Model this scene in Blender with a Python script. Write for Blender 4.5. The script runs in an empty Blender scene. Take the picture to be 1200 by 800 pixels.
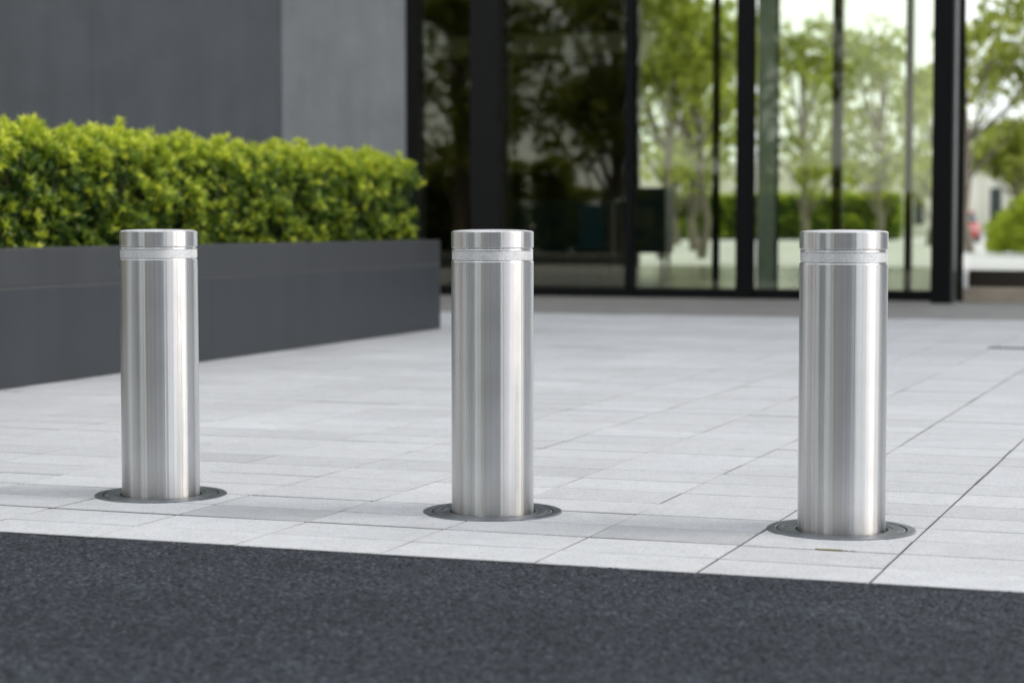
import bpy, bmesh, math, random
import numpy as np
from mathutils import Vector, Matrix, noise

random.seed(7)
rng = np.random.default_rng(7)
sc = bpy.context.scene
col = sc.collection
R = math.radians

# ------------------------------------------------------------------ helpers
def link(o, parent=None):
    col.objects.link(o)
    if parent is not None:
        o.parent = parent
    return o

def tag(o, label=None, cat=None, group=None, kind=None):
    if label: o['label'] = label
    if cat: o['category'] = cat
    if group: o['group'] = group
    if kind: o['kind'] = kind
    return o

def empty(name, loc=(0, 0, 0), rz=0.0, parent=None):
    o = bpy.data.objects.new(name, None)
    o.empty_display_size = 0.2
    o.location = loc
    o.rotation_euler = (0, 0, rz)
    return link(o, parent)

def obj(name, bm, mat, parent=None, smooth=False, loc=None):
    me = bpy.data.meshes.new(name)
    bm.normal_update()
    bm.to_mesh(me); bm.free()
    for m in (mat if isinstance(mat, (list, tuple)) else [mat]):
        me.materials.append(m)
    if smooth:
        for p in me.polygons: p.use_smooth = True
    o = bpy.data.objects.new(name, me)
    if loc is not None: o.location = loc
    return link(o, parent)

def box(bm, x0, x1, y0, y1, z0, z1, bev=0.0, mi=0):
    b = bmesh.new()
    bmesh.ops.create_cube(b, size=1.0)
    bmesh.ops.scale(b, vec=(x1 - x0, y1 - y0, z1 - z0), verts=b.verts)
    bmesh.ops.translate(b, vec=((x0 + x1) / 2, (y0 + y1) / 2, (z0 + z1) / 2), verts=b.verts)
    if bev > 0:
        bmesh.ops.bevel(b, geom=list(b.edges), offset=bev, segments=2, affect='EDGES', profile=0.6)
    for f in b.faces: f.material_index = mi
    merge(bm, b)

def merge(bm, b):
    me = bpy.data.meshes.new('tmp'); b.to_mesh(me); b.free()
    bm.from_mesh(me); bpy.data.meshes.remove(me)

def bx(*a, bev=0.0):
    bm = bmesh.new(); box(bm, *a, bev=bev); return bm

def lathe(profile, seg=128, close=False):
    """profile: list of (r, z); revolved round Z."""
    bm = bmesh.new()
    rings = []
    for r, z in profile:
        if r <= 1e-6:
            rings.append([bm.verts.new((0, 0, z))])
        else:
            rings.append([bm.verts.new((r * math.cos(2 * math.pi * k / seg), r * math.sin(2 * math.pi * k / seg), z)) for k in range(seg)])
    pairs = list(zip(rings[:-1], rings[1:]))
    if close: pairs.append((rings[-1], rings[0]))
    for a, b in pairs:
        for k in range(seg):
            k2 = (k + 1) % seg
            if len(a) == 1 and len(b) == 1: continue
            if len(a) == 1: bm.faces.new((a[0], b[k2], b[k]))
            elif len(b) == 1: bm.faces.new((a[k], a[k2], b[0]))
            else: bm.faces.new((a[k], a[k2], b[k2], b[k]))
    bmesh.ops.recalc_face_normals(bm, faces=bm.faces)
    return bm

def sharp(o, ang=18):
    me = o.data
    for p in me.polygons: p.use_smooth = True
    b = bmesh.new(); b.from_mesh(me)
    for e in b.edges:
        if len(e.link_faces) == 2 and e.calc_face_angle(0) > R(ang): e.smooth = False
    b.to_mesh(me); b.free()
    return o

def tube(bm, pts, rads, seg=8):
    rings = []
    n = len(pts)
    for i, (p, r) in enumerate(zip(pts, rads)):
        p = Vector(p)
        t = (Vector(pts[min(i + 1, n - 1)]) - Vector(pts[max(i - 1, 0)])).normalized()
        a = t.orthogonal().normalized() if abs(t.z) < 0.99 else Vector((1, 0, 0))
        a = (a - t * a.dot(t)).normalized()
        b = t.cross(a)
        rings.append([bm.verts.new(p + (a * math.cos(2 * math.pi * k / seg) + b * math.sin(2 * math.pi * k / seg)) * r) for k in range(seg)])
    for a, b in zip(rings[:-1], rings[1:]):
        for k in range(seg):
            bm.faces.new((a[k], a[(k + 1) % seg], b[(k + 1) % seg], b[k]))
    bm.faces.new(rings[0][::-1]); bm.faces.new(rings[-1])

# ------------------------------------------------------------------ materials
class NT:
    def __init__(self, name):
        self.m = bpy.data.materials.new(name); self.m.use_nodes = True
        self.t = self.m.node_tree; self.n = self.t.nodes; self.n.clear()
        self.out = self.n.new('ShaderNodeOutputMaterial')
    def new(self, kind, **kw):
        nd = self.n.new(kind)
        for k, v in kw.items():
            if k.startswith('i_'):
                nd.inputs[k[2:].replace('_', ' ')].default_value = v
            else: setattr(nd, k, v)
        return nd
    def link(self, a, b): self.t.links.new(a, b)
    def coord(self, scale=(1, 1, 1), which='Object'):
        tc = self.new('ShaderNodeTexCoord'); mp = self.new('ShaderNodeMapping')
        mp.inputs['Scale'].default_value = scale
        self.link(tc.outputs[which], mp.inputs['Vector'])
        return mp.outputs['Vector']
    def noise(self, vec, scale, detail=4, rough=0.55):
        n = self.new('ShaderNodeTexNoise'); n.inputs['Scale'].default_value = scale
        n.inputs['Detail'].default_value = detail; n.inputs['Roughness'].default_value = rough
        self.link(vec, n.inputs['Vector']); return n.outputs['Fac']
    def ramp(self, fac, stops):
        r = self.new('ShaderNodeValToRGB'); e = r.color_ramp.elements
        while len(e) < len(stops): e.new(0.5)
        for k, (p, c) in enumerate(stops):
            e[k].position = p
            e[k].color = (c, c, c, 1) if isinstance(c, (int, float)) else (*c, 1)
        self.link(fac, r.inputs['Fac']); return r.outputs['Color']
    def math(self, op, a, b=None, c=None):
        m = self.new('ShaderNodeMath', operation=op)
        for i, v in enumerate((a, b, c)):
            if v is None: continue
            if isinstance(v, (int, float)): m.inputs[i].default_value = v
            else: self.link(v, m.inputs[i])
        return m.outputs[0]
    def mix(self, fac, a, b, mode='MIX'):
        m = self.new('ShaderNodeMix', data_type='RGBA', blend_type=mode)
        for sock, v in ((m.inputs[0], fac), (m.inputs[6], a), (m.inputs[7], b)):
            if isinstance(v, (int, float)): sock.default_value = v
            elif isinstance(v, tuple): sock.default_value = (*v, 1)
            else: self.link(v, sock)
        return m.outputs[2]
    def bump(self, h, strength=0.3, dist=0.002, normal=None):
        b = self.new('ShaderNodeBump'); b.inputs['Strength'].default_value = strength
        b.inputs['Distance'].default_value = dist
        self.link(h, b.inputs['Height'])
        if normal is not None: self.link(normal, b.inputs['Normal'])
        return b.outputs['Normal']
    def principled(self, colr=(0.5, 0.5, 0.5), rough=0.5, metal=0.0, normal=None, spec=0.5):
        p = self.new('ShaderNodeBsdfPrincipled')
        for nm, v in (('Base Color', colr), ('Roughness', rough), ('Metallic', metal)):
            if isinstance(v, tuple): p.inputs[nm].default_value = (*v, 1)
            elif isinstance(v, (int, float)): p.inputs[nm].default_value = v
            else: self.link(v, p.inputs[nm])
        p.inputs['Specular IOR Level'].default_value = spec
        if normal is not None: self.link(normal, p.inputs['Normal'])
        self.link(p.outputs[0], self.out.inputs['Surface'])
        return p

def plain(name, c, rough=0.5, metal=0.0, var=0.12, scale=6.0, bump=0.0, spec=0.5):
    t = NT(name); v = t.coord()
    n = t.noise(v, scale, 5)
    lo = tuple(x * (1 - var) for x in c); hi = tuple(min(1, x * (1 + var)) for x in c)
    t.principled(t.ramp(n, [(0.3, lo), (0.7, hi)]), t.math('MULTIPLY_ADD', n, 0.15, rough - 0.075), metal,
                 t.bump(t.noise(v, scale * 25, 3), bump, 0.002) if bump else None, spec)
    return t.m

def mat_paver():
    t = NT('pale_granite_slab'); v = t.coord()
    at = t.new('ShaderNodeAttribute', attribute_name='tone')
    big = t.noise(v, 1.1, 4)
    mid = t.noise(v, 14, 6, 0.65)
    fine = t.noise(v, 230, 2, 0.6)
    vor = t.new('ShaderNodeTexVoronoi'); vor.inputs['Scale'].default_value = 210; t.link(v, vor.inputs['Vector'])
    grain = t.ramp(vor.outputs['Color'], [(0.06, (0.27, 0.285, 0.31)), (0.28, (0.50, 0.515, 0.54)), (0.75, (0.62, 0.635, 0.655))])
    c = t.mix(0.5, grain, t.ramp(fine, [(0.30, (0.38, 0.395, 0.42)), (0.6, (0.64, 0.65, 0.67))]))
    f = t.math('MULTIPLY_ADD', mid, 0.34, 0.82)
    f = t.math('MULTIPLY', f, t.math('MULTIPLY_ADD', big, 0.26, 0.86))
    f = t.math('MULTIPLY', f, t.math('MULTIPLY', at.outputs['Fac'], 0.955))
    c = t.mix(1.0, c, f, 'MULTIPLY')
    # small stains and old spots of gum, a faint film of dust in patches
    sp = t.new('ShaderNodeTexVoronoi'); sp.inputs['Scale'].default_value = 3.1; t.link(v, sp.inputs['Vector'])
    spot = t.ramp(t.math('ADD', sp.outputs['Distance'], t.math('MULTIPLY', mid, 0.10)), [(0.085, 1.0), (0.12, 0.0)])
    c = t.mix(t.math('MULTIPLY', spot, 0.28), c, (0.22, 0.215, 0.21))
    dust = t.ramp(t.noise(t.coord((1.0, 0.6, 1)), 2.6, 6, 0.7), [(0.50, 0.0), (0.72, 0.35)])
    c = t.mix(dust, c, t.mix(1.0, c, (0.90, 0.885, 0.855), 'MULTIPLY'))
    h = t.math('ADD', fine, t.math('MULTIPLY', vor.outputs['Distance'], 0.6))
    t.principled(c, t.math('MULTIPLY_ADD', mid, 0.2, 0.65), 0, t.bump(h, 0.5, 0.0014), 0.18)
    return t.m

def mat_asphalt():
    t = NT('asphalt'); v = t.coord()
    at = t.new('ShaderNodeAttribute', attribute_name='tone')
    big = t.noise(v, 1.3, 5)
    mid = t.noise(v, 9, 5, 0.65)
    fine = t.noise(v, 420, 3, 0.6)
    c = t.ramp(at.outputs['Fac'], [(0.0, (0.008, 0.0095, 0.0125)), (0.45, (0.0245, 0.0286, 0.0365)), (0.85, (0.044, 0.0515, 0.066)), (1.0, (0.072, 0.083, 0.104))])
    c = t.mix(1.0, c, t.math('MULTIPLY_ADD', fine, 0.9, 0.55), 'MULTIPLY')
    c = t.mix(1.0, c, t.math('MULTIPLY_ADD', big, 0.45, 0.78), 'MULTIPLY')
    c = t.mix(1.0, c, t.math('MULTIPLY_ADD', mid, 0.5, 0.75), 'MULTIPLY')
    worn = t.noise(t.coord((0.22, 2.2, 1)), 1.0, 3, 0.5)          # polish left by wheels running along the kerb
    c = t.mix(1.0, c, t.math('MULTIPLY_ADD', worn, 0.55, 0.74), 'MULTIPLY')
    blot = t.ramp(t.noise(v, 3.3, 3, 0.6), [(0.60, 0.0), (0.70, 0.45)])
    c = t.mix(blot, c, t.mix(1.0, c, (0.72, 0.71, 0.70), 'MULTIPLY'))
    t.principled(c, t.math('MULTIPLY_ADD', fine, 0.3, 0.55), 0, t.bump(fine, 0.5, 0.0015), 0.28)
    return t.m

def mat_steel(name, rough=0.31, aniso=0.93, base=(0.70, 0.705, 0.71)):
    t = NT(name); v = t.coord()
    # very fine turning lines round the tube, and long streaks up it that tint reflected bands into the colour
    lines = t.noise(t.coord((1.5, 1.5, 700)), 1.0, 3, 0.7)
    def spread(n, lo, hi):
        m = t.new('ShaderNodeMapRange'); m.inputs['From Min'].default_value = 0.32; m.inputs['From Max'].default_value = 0.68
        m.inputs['To Min'].default_value = lo; m.inputs['To Max'].default_value = hi; t.link(n, m.inputs['Value']); return m.outputs[0]
    reflect_streak = t.noise(t.coord((95, 95, 0.10)), 1.0, 3, 0.7)
    wave = t.noise(t.coord((30, 30, 0.08)), 1.0, 2, 0.5)
    smudge = t.noise(v, 7, 6, 0.65)
    f = t.math('MULTIPLY_ADD', lines, 0.10, 0.95)
    f = t.math('MULTIPLY', f, spread(reflect_streak, 0.87, 1.10))
    f = t.math('MULTIPLY', f, spread(wave, 0.90, 1.08))
    f = t.math('MULTIPLY', f, spread(smudge, 0.96, 1.02))
    c = t.mix(1.0, base, f, 'MULTIPLY')
    # dust and splash film just above the ground ring
    sx = t.new('ShaderNodeSeparateXYZ'); t.link(v, sx.inputs[0])
    foot = t.math('MULTIPLY', t.ramp(t.math('ADD', sx.outputs['Z'], t.math('MULTIPLY', smudge, 0.10)), [(0.04, 1.0), (0.16, 0.0)]), 0.5)
    c = t.mix(foot, c, (0.42, 0.40, 0.375))
    nrm = t.bump(t.math('ADD', t.math('MULTIPLY', wave, 2.0), t.math('MULTIPLY', reflect_streak, 1.0)), 0.34, 0.0026) if aniso else None
    nrm = t.bump(lines, 0.03, 0.0004, nrm)
    p = t.principled(c, t.math('ADD', t.math('MULTIPLY_ADD', smudge, 0.10, rough - 0.05), t.math('MULTIPLY', foot, 0.15)), 1.0, nrm)
    p.inputs['Anisotropic'].default_value = aniso
    p.inputs['Anisotropic Rotation'].default_value = 0.25
    tg = t.new('ShaderNodeTangent', direction_type='RADIAL', axis='Z')
    t.link(tg.outputs[0], p.inputs['Tangent'])
    return t.m

def mat_band():
    t = NT('reflective_band'); v = t.coord()
    vor = t.new('ShaderNodeTexVoronoi'); vor.inputs['Scale'].default_value = 420; t.link(v, vor.inputs['Vector'])
    c = t.ramp(vor.outputs['Color'], [(0.1, (0.62, 0.64, 0.66)), (0.5, (0.80, 0.82, 0.84)), (0.9, (0.90, 0.91, 0.92))])
    p = t.principled(c, 0.30, 0.30, t.bump(vor.outputs['Distance'], 0.25, 0.001))
    return t.m

def mat_iron():
    t = NT('cast_iron'); v = t.coord()
    n = t.noise(v, 30, 5); m = t.noise(v, 350, 2)
    c = t.ramp(n, [(0.3, (0.135, 0.150, 0.166)), (0.7, (0.24, 0.257, 0.28))])
    t.principled(c, t.math('MULTIPLY_ADD', n, 0.3, 0.24), 0.75, t.bump(m, 0.25, 0.0008))
    return t.m

def mat_planter(name, c, rough=0.42):
    t = NT(name); v = t.coord()
    cloud = t.noise(v, 2.2, 6, 0.6)
    run = t.noise(t.coord((5, 5, 0.5)), 1.0, 5, 0.6)
    grain = t.noise(v, 260, 2)
    f = t.math('MULTIPLY', t.math('MULTIPLY_ADD', cloud, 0.5, 0.75), t.math('MULTIPLY_ADD', run, 0.4, 0.8))
    f = t.math('MULTIPLY', f, t.math('MULTIPLY_ADD', grain, 0.3, 0.85))
    t.principled(t.mix(1.0, c, f, 'MULTIPLY'), t.math('MULTIPLY_ADD', cloud, 0.2, rough - 0.1), 0, t.bump(grain, 0.15, 0.001), 0.5)
    return t.m

def mat_leaf(name, stops, trans=0.35, rough=0.38, tint=(0.45, 0.62, 0.06)):
    t = NT(name)
    at = t.new('ShaderNodeAttribute', attribute_name='tone')
    c = t.ramp(at.outputs['Fac'], stops)
    p = t.new('ShaderNodeBsdfPrincipled')
    t.link(c, p.inputs['Base Color']); p.inputs['Roughness'].default_value = rough
    p.inputs['Specular IOR Level'].default_value = 0.5
    tr = t.new('ShaderNodeBsdfTranslucent')
    t.link(t.mix(0.5, c, t.mix(1.0, c, (1.05, 1.15, 0.45), 'MULTIPLY')), tr.inputs['Color'])
    ms = t.new('ShaderNodeMixShader'); ms.inputs[0].default_value = trans
    t.link(p.outputs[0], ms.inputs[1]); t.link(tr.outputs[0], ms.inputs[2])
    t.link(ms.outputs[0], t.out.inputs['Surface'])
    return t.m

def mat_glass(name, tint, base=0.06, gain=1.6):
    t = NT(name)
    fr = t.new('ShaderNodeFresnel'); fr.inputs['IOR'].default_value = 1.45
    fac = t.math('MINIMUM', t.math('MULTIPLY_ADD', fr.outputs[0], gain, base), 1.0)
    tr = t.new('ShaderNodeBsdfTransparent'); tr.inputs['Color'].default_value = (*tint, 1)
    gl = t.new('ShaderNodeBsdfGlossy'); gl.inputs['Roughness'].default_value = 0.01
    gl.inputs['Color'].default_value = (1.0, 0.97, 0.80, 1)
    ms = t.new('ShaderNodeMixShader'); t.link(fac, ms.inputs[0])
    t.link(tr.outputs[0], ms.inputs[1]); t.link(gl.outputs[0], ms.inputs[2])
    t.link(ms.outputs[0], t.out.inputs['Surface'])
    return t.m

M = dict(
    paver=mat_paver(), asphalt=mat_asphalt(),
    grout=plain('sand_grout', (0.080, 0.077, 0.070), 0.9, var=0.3, scale=20),
    ground=plain('bare_ground', (0.16, 0.17, 0.13), 0.9, var=0.3, scale=0.4),
    shaded_paving=plain('shaded_granite_band', (0.23, 0.225, 0.22), 0.7, var=0.18, scale=3),  # tone lowered to imitate the shade near the facade
    terrace=plain('terrace_slab', (0.60, 0.60, 0.58), 0.7, var=0.1, scale=0.5),
    walk=plain('concrete_walk', (0.36, 0.35, 0.33), 0.8, var=0.15, scale=1),
    steel=mat_steel('brushed_steel'), steel_top=mat_steel('brushed_steel_lid', 0.58, 0.0, (0.78, 0.78, 0.79)),
    band=mat_band(), iron=mat_iron(), dark=plain('dark_gap', (0.012, 0.012, 0.013), 0.8),
    planter=mat_planter('charcoal_stone', (0.033, 0.038, 0.046)),
    coping=mat_planter('charcoal_stone_coping', (0.040, 0.044, 0.050)),
    mortar=plain('grey_mortar', (0.085, 0.09, 0.095), 0.9, var=0.3, scale=18),
    soil=plain('potting_soil', (0.035, 0.026, 0.018), 0.95, var=0.4, scale=30, bump=0.6),
    wall_dark=mat_planter('slate_render', (0.108, 0.117, 0.130), 0.6),
    wall_pale=mat_planter('grey_render', (0.235, 0.25, 0.26), 0.55),
    frame=plain('black_aluminium', (0.005, 0.0055, 0.006), 0.5, 0.0, spec=0.12),
    pillar=plain('dark_pillar_cladding', (0.009, 0.0095, 0.009), 0.5, spec=0.15),
    lit_side_grey=plain('lit_side_grey', (0.13, 0.14, 0.14), 0.4, 0.6),
    bronze=plain('bronze_rail', (0.030, 0.024, 0.018), 0.45, 0.4),
    stone_step=plain('beige_stone', (0.34, 0.29, 0.23), 0.65),
    lobby_floor=plain('lobby_floor_stone', (0.10, 0.105, 0.095), 0.22),
    lobby_wall=plain('lobby_dark_panel', (0.028, 0.029, 0.026), 0.5),
    lobby_ceiling=plain('lobby_ceiling', (0.10, 0.10, 0.09), 0.8),
    olive=plain('olive_bulkhead', (0.62, 0.62, 0.42), 0.6),
    navy=plain('navy_lacquer', (0.03, 0.075, 0.115), 0.4),
    blue=plain('blue_fabric', (0.03, 0.13, 0.25), 0.8),
    screen=plain('grey_panel', (0.16, 0.19, 0.19), 0.3),
    teal=plain('teal_column', (0.30, 0.36, 0.35), 0.5),
    bark=plain('bark', (0.17, 0.15, 0.115), 0.9, var=0.4, scale=9, bump=0.6),
    twig=plain('hedge_twig', (0.05, 0.036, 0.024), 0.9, var=0.3, scale=20),
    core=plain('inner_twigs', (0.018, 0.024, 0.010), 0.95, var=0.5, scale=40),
    cream=plain('cream_render', (0.80, 0.77, 0.68), 0.7, var=0.06, scale=0.5),
    brick=plain('brown_render', (0.30, 0.25, 0.20), 0.8, var=0.1, scale=0.7),
    bluegrey=plain('blue_grey_panel', (0.21, 0.26, 0.34), 0.4, var=0.08, scale=0.7),
    far_glass=plain('dark_window_glass', (0.05, 0.065, 0.075), 0.08, spec=1.0),
    red=plain('red_paint', (0.45, 0.03, 0.03), 0.35), rubber=plain('tyre_rubber', (0.02, 0.02, 0.02), 0.8),
    lamp=plain('white_lamp_lens', (0.7, 0.7, 0.68), 0.2),
    moss=plain('moss', (0.20, 0.19, 0.05), 0.9, var=0.4, scale=60),
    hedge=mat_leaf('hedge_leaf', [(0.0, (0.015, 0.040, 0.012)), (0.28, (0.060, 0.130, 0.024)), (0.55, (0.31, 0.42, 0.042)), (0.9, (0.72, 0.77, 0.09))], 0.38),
    tree=mat_leaf('tree_leaf', [(0.0, (0.20, 0.23, 0.04)), (0.5, (0.38, 0.42, 0.08)), (1.0, (0.58, 0.61, 0.16))], 0.62),
    shrub=mat_leaf('shrub_leaf', [(0.0, (0.10, 0.17, 0.02)), (0.5, (0.40, 0.50, 0.04)), (1.0, (0.70, 0.74, 0.07))], 0.62),
    pane=mat_glass('facade_glass', (0.925, 0.955, 0.88), 0.026, 1.0),
    rear_pane=mat_glass('rear_glass', (0.965, 0.985, 0.96), 0.0, 0.5),
    clear_pane=mat_glass('clear_glass', (0.965, 0.985, 0.975), 0.0, 0.6),
)

# ------------------------------------------------------------------ ground
def sheet(name, x0, x1, y0, y1, z, mat, n=1):
    bm = bmesh.new()
    bmesh.ops.create_grid(bm, x_segments=n, y_segments=n, size=0.5)
    bmesh.ops.scale(bm, vec=(x1 - x0, y1 - y0, 1), verts=bm.verts)
    bmesh.ops.translate(bm, vec=((x0 + x1) / 2, (y0 + y1) / 2, z), verts=bm.verts)
    return tag(obj(name, bm, mat), kind='structure')

KERB = 4.635
sheet('ground', -600, 600, -600, 600, -0.06, M['ground'])
sheet('terrace', -90, 60, 21.9, 145, -0.010, M['terrace'])
sheet('sidewalk', -90, 90, -16, -7, -0.008, M['walk'])

def make_road():
    # asphalt: a plain sheet, and in the stretch by the kerb the stones of the wearing course modelled as relief
    bm = bmesh.new()
    X0, X1, Y0, Y1 = -4.4, 0.6, 2.85, KERB
    xs = [-90, X0, X1, 90]; ys = [-7.0, Y0, Y1 + 0.001]
    g = [[bm.verts.new((x, y, -0.010)) for y in ys] for x in xs]
    for i in range(3):
        for j in range(2):
            if i == 1 and j == 1: continue
            bm.faces.new((g[i][j], g[i + 1][j], g[i + 1][j + 1], g[i][j + 1]))
    sh = bmesh.new(); merge(bm, sh)
    me0 = bpy.data.meshes.new('sheet'); bm.to_mesh(me0); bm.free()
    base_v = np.array([v.co[:] for v in me0.vertices]); base_f = [tuple(p.vertices) for p in me0.polygons]
    bpy.data.meshes.remove(me0)
    st = 0.0026
    gx = np.arange(X0, X1 + st, st); gy = np.concatenate([np.arange(Y0, Y1 - 0.0005, st), [Y1 + 0.0035]])
    nx, ny = len(gx), len(gy)
    XX, YY = np.meshgrid(gx, gy, indexing='ij')
    def stones(cell, kq, hr, seed):
        r = np.random.default_rng(seed)
        cx = int((X1 - X0) / cell) + 6; cy = int((Y1 - Y0) / cell) + 6
        jx, jy = r.uniform(0.08, 0.92, (cx, cy)), r.uniform(0.08, 0.92, (cx, cy))
        hh = r.uniform(0, 1, (cx, cy)) ** 0.8 * hr; tn = r.uniform(0, 1, (cx, cy)); el = r.uniform(0.7, 1.4, (cx, cy)); an = r.uniform(0, np.pi, (cx, cy))
        u = (XX - X0) / cell + 2; v = (YY - Y0) / cell + 2
        iu, iv = u.astype(int), v.astype(int)
        best = np.full(XX.shape, -9.0); tone = np.zeros(XX.shape)
        for a in (-1, 0, 1):
            for b in (-1, 0, 1):
                p, q = iu + a, iv + b
                dx, dy = u - (p + jx[p, q]), v - (q + jy[p, q])
                c_, s_ = np.cos(an[p, q]), np.sin(an[p, q]); e = el[p, q]
                d2 = ((dx * c_ + dy * s_) * e) ** 2 + ((-dx * s_ + dy * c_) / e) ** 2
                h = hh[p, q] - kq * d2 ** 1.4
                m = h > best
                best = np.where(m, h, best); tone = np.where(m, tn[p, q], tone)
        return best, tone
    h1, t1 = stones(0.0090, 0.0115, 0.0056, 1)
    h2, t2 = stones(0.0052, 0.0062, 0.0027, 2)
    lowf = np.zeros(XX.shape)
    for (kx, ky, ph, am) in ((3.1, 5.2, .3, .0008), (9.7, -7.1, 1.1, .0007), (17, 23, 2.2, .0006), (31, -27, .7, .0006)):
        lowf += am * np.sin(kx * XX * 2 + ky * YY * 2 + ph)
    h2 = h2 + 0.0004
    m = h1 > h2
    Z = np.maximum(np.maximum(h1, h2), -0.0035) + lowf
    T = np.where(m, t1, t2 * 0.9)
    T = np.where(np.maximum(h1, h2) < -0.0028, 0.0, T)
    Z = Z - 0.0062
    Z[:, -1] = np.minimum(Z[:, -1], Z[:, -2]) - 0.002
    V = np.stack([XX, YY, Z], -1).reshape(-1, 3)
    idx = np.arange(nx * ny).reshape(nx, ny)
    F = np.stack([idx[:-1, :-1], idx[1:, :-1], idx[1:, 1:], idx[:-1, 1:]], -1).reshape(-1, 4)
    nb = len(base_v)
    V = np.concatenate([base_v, V]); F = F + nb
    me = bpy.data.meshes.new('road')
    me.vertices.add(len(V)); me.vertices.foreach_set('co', V.astype(np.float32).reshape(-1))
    loops = np.concatenate([np.array([i for f in base_f for i in f]), F.reshape(-1)]).astype(np.int32)
    npoly = len(base_f) + len(F)
    me.loops.add(len(loops)); me.loops.foreach_set('vertex_index', loops)
    me.polygons.add(npoly); me.polygons.foreach_set('loop_start', np.arange(npoly, dtype=np.int32) * 4)
    me.update(calc_edges=True)
    me.polygons.foreach_set('use_smooth', np.ones(npoly, dtype=bool))
    at = me.attributes.new('tone', 'FLOAT', 'POINT')
    at.data.foreach_set('value', np.concatenate([np.full(nb, 0.45), T.reshape(-1)]).astype(np.float32))
    me.materials.append(M['asphalt'])
    tag(link(bpy.data.objects.new('road', me)), kind='structure')
make_road()

def make_paving():
    """granite slabs in stack bond: each slab a bevelled plate with its own tone and a hair of tilt."""
    verts, faces, tone, mats = [], [], [], []
    def slab(x0, x1, y0, y1, tn, gy0=0.0, gy1=0.0, gx0=0.0, gx1=0.0):
        g = 0.0014 + 0.0006 * random.random(); b = 0.0022
        z = random.gauss(0, 0.00025)
        tx, ty = max(-.0006, min(.0006, random.gauss(0, 0.0003))), max(-.0006, min(.0006, random.gauss(0, 0.0003)))
        jx = random.gauss(0, 0.0008); jy = random.gauss(0, 0.0008)
        i = len(verts)
        for (ins, dz) in ((0, -0.012), (0, -b * 0.9), (b, 0)):
            for (x, y, sx, sy) in ((x0, y0, 1, 1), (x1, y0, -1, 1), (x1, y1, -1, -1), (x0, y1, 1, -1)):
                verts.append((x + sx * (g + ins + (gx0 if sx > 0 else gx1)) + jx, y + sy * (g + ins + (gy0 if sy > 0 else gy1)) + jy, z + dz - tx * sx - ty * sy))
        faces.append((i + 8, i + 9, i + 10, i + 11)); tone.append(tn)
        for k in range(4):
            k2 = (k + 1) % 4
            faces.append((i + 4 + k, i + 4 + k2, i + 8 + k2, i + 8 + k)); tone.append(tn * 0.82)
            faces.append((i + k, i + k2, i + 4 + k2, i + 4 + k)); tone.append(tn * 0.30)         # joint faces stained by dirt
    ys = [KERB, 4.840, 5.070, 5.290, 5.520, 5.755, 6.000, 6.265, 6.510, 6.785, 7.044, 7.306]
    while ys[-1] < 17.9: ys.append(ys[-1] + 0.2545)
    ys[-1] = 17.9
    x0 = -0.812 - 0.4055 * 33
    wide = [random.choice((0.0002, 0.0006, 0.001, 0.002, 0.007) if y_ > 7.2 else (0.0, 0.0003, 0.0006, 0.0012)) for y_ in ys]; wide[0] = 0; wcol = [random.choice((0.0002, 0.0005, 0.0008, 0.0011)) for _ in range(54)]; wide[2] = 0.006; wide[4] = 0.004; wide[10] = 0.004
    for r, (ya, yb) in enumerate(zip(ys[:-1], ys[1:])):
        rt = random.gauss(0, 0.018)
        for c in range(52):
            xa = x0 + c * 0.4055
            tn = 1.0 + rt + random.gauss(0, 0.026)
            if random.random() < 0.10: tn -= random.uniform(0.03, 0.08)
            if r == 2 and abs(xa + 2.83) < 0.1: tn = 0.80       # two clearly greyer slabs beside the bollards
            if r == 2 and abs(xa + 1.62) < 0.1: tn = 0.80
            if r == 0: tn = 1.03 + random.gauss(0, 0.015)
            slab(xa, xa + 0.4055, ya, yb, tn, wide[r], wide[r + 1], wcol[c], wcol[c + 1])
    n = len(faces)
    i = len(verts)
    verts.extend([(x0, KERB, -0.0030), (x0 + 52 * 0.4055, KERB, -0.0030), (x0 + 52 * 0.4055, 17.9, -0.0030), (x0, 17.9, -0.0030)])
    faces.append((i, i + 1, i + 2, i + 3)); tone.append(1)
    me = bpy.data.meshes.new('forecourt_paving')
    me.from_pydata(verts, [], faces)
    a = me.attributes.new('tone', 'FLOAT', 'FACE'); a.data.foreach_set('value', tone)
    me.materials.append(M['paver']); me.materials.append(M['grout'])
    mi = [0] * n + [1]; me.polygons.foreach_set('material_index', mi)
    tag(link(bpy.data.objects.new('forecourt_paving', me)), kind='structure')
make_paving()

bm = bmesh.new()      # granite band, its darker tone standing in for canopy shade before the glass
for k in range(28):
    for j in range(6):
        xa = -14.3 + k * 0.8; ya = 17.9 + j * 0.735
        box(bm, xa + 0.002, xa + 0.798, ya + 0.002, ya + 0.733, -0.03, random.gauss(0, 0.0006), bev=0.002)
tag(obj('entrance_paving', bm, M['shaded_paving']), kind='structure')

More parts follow.
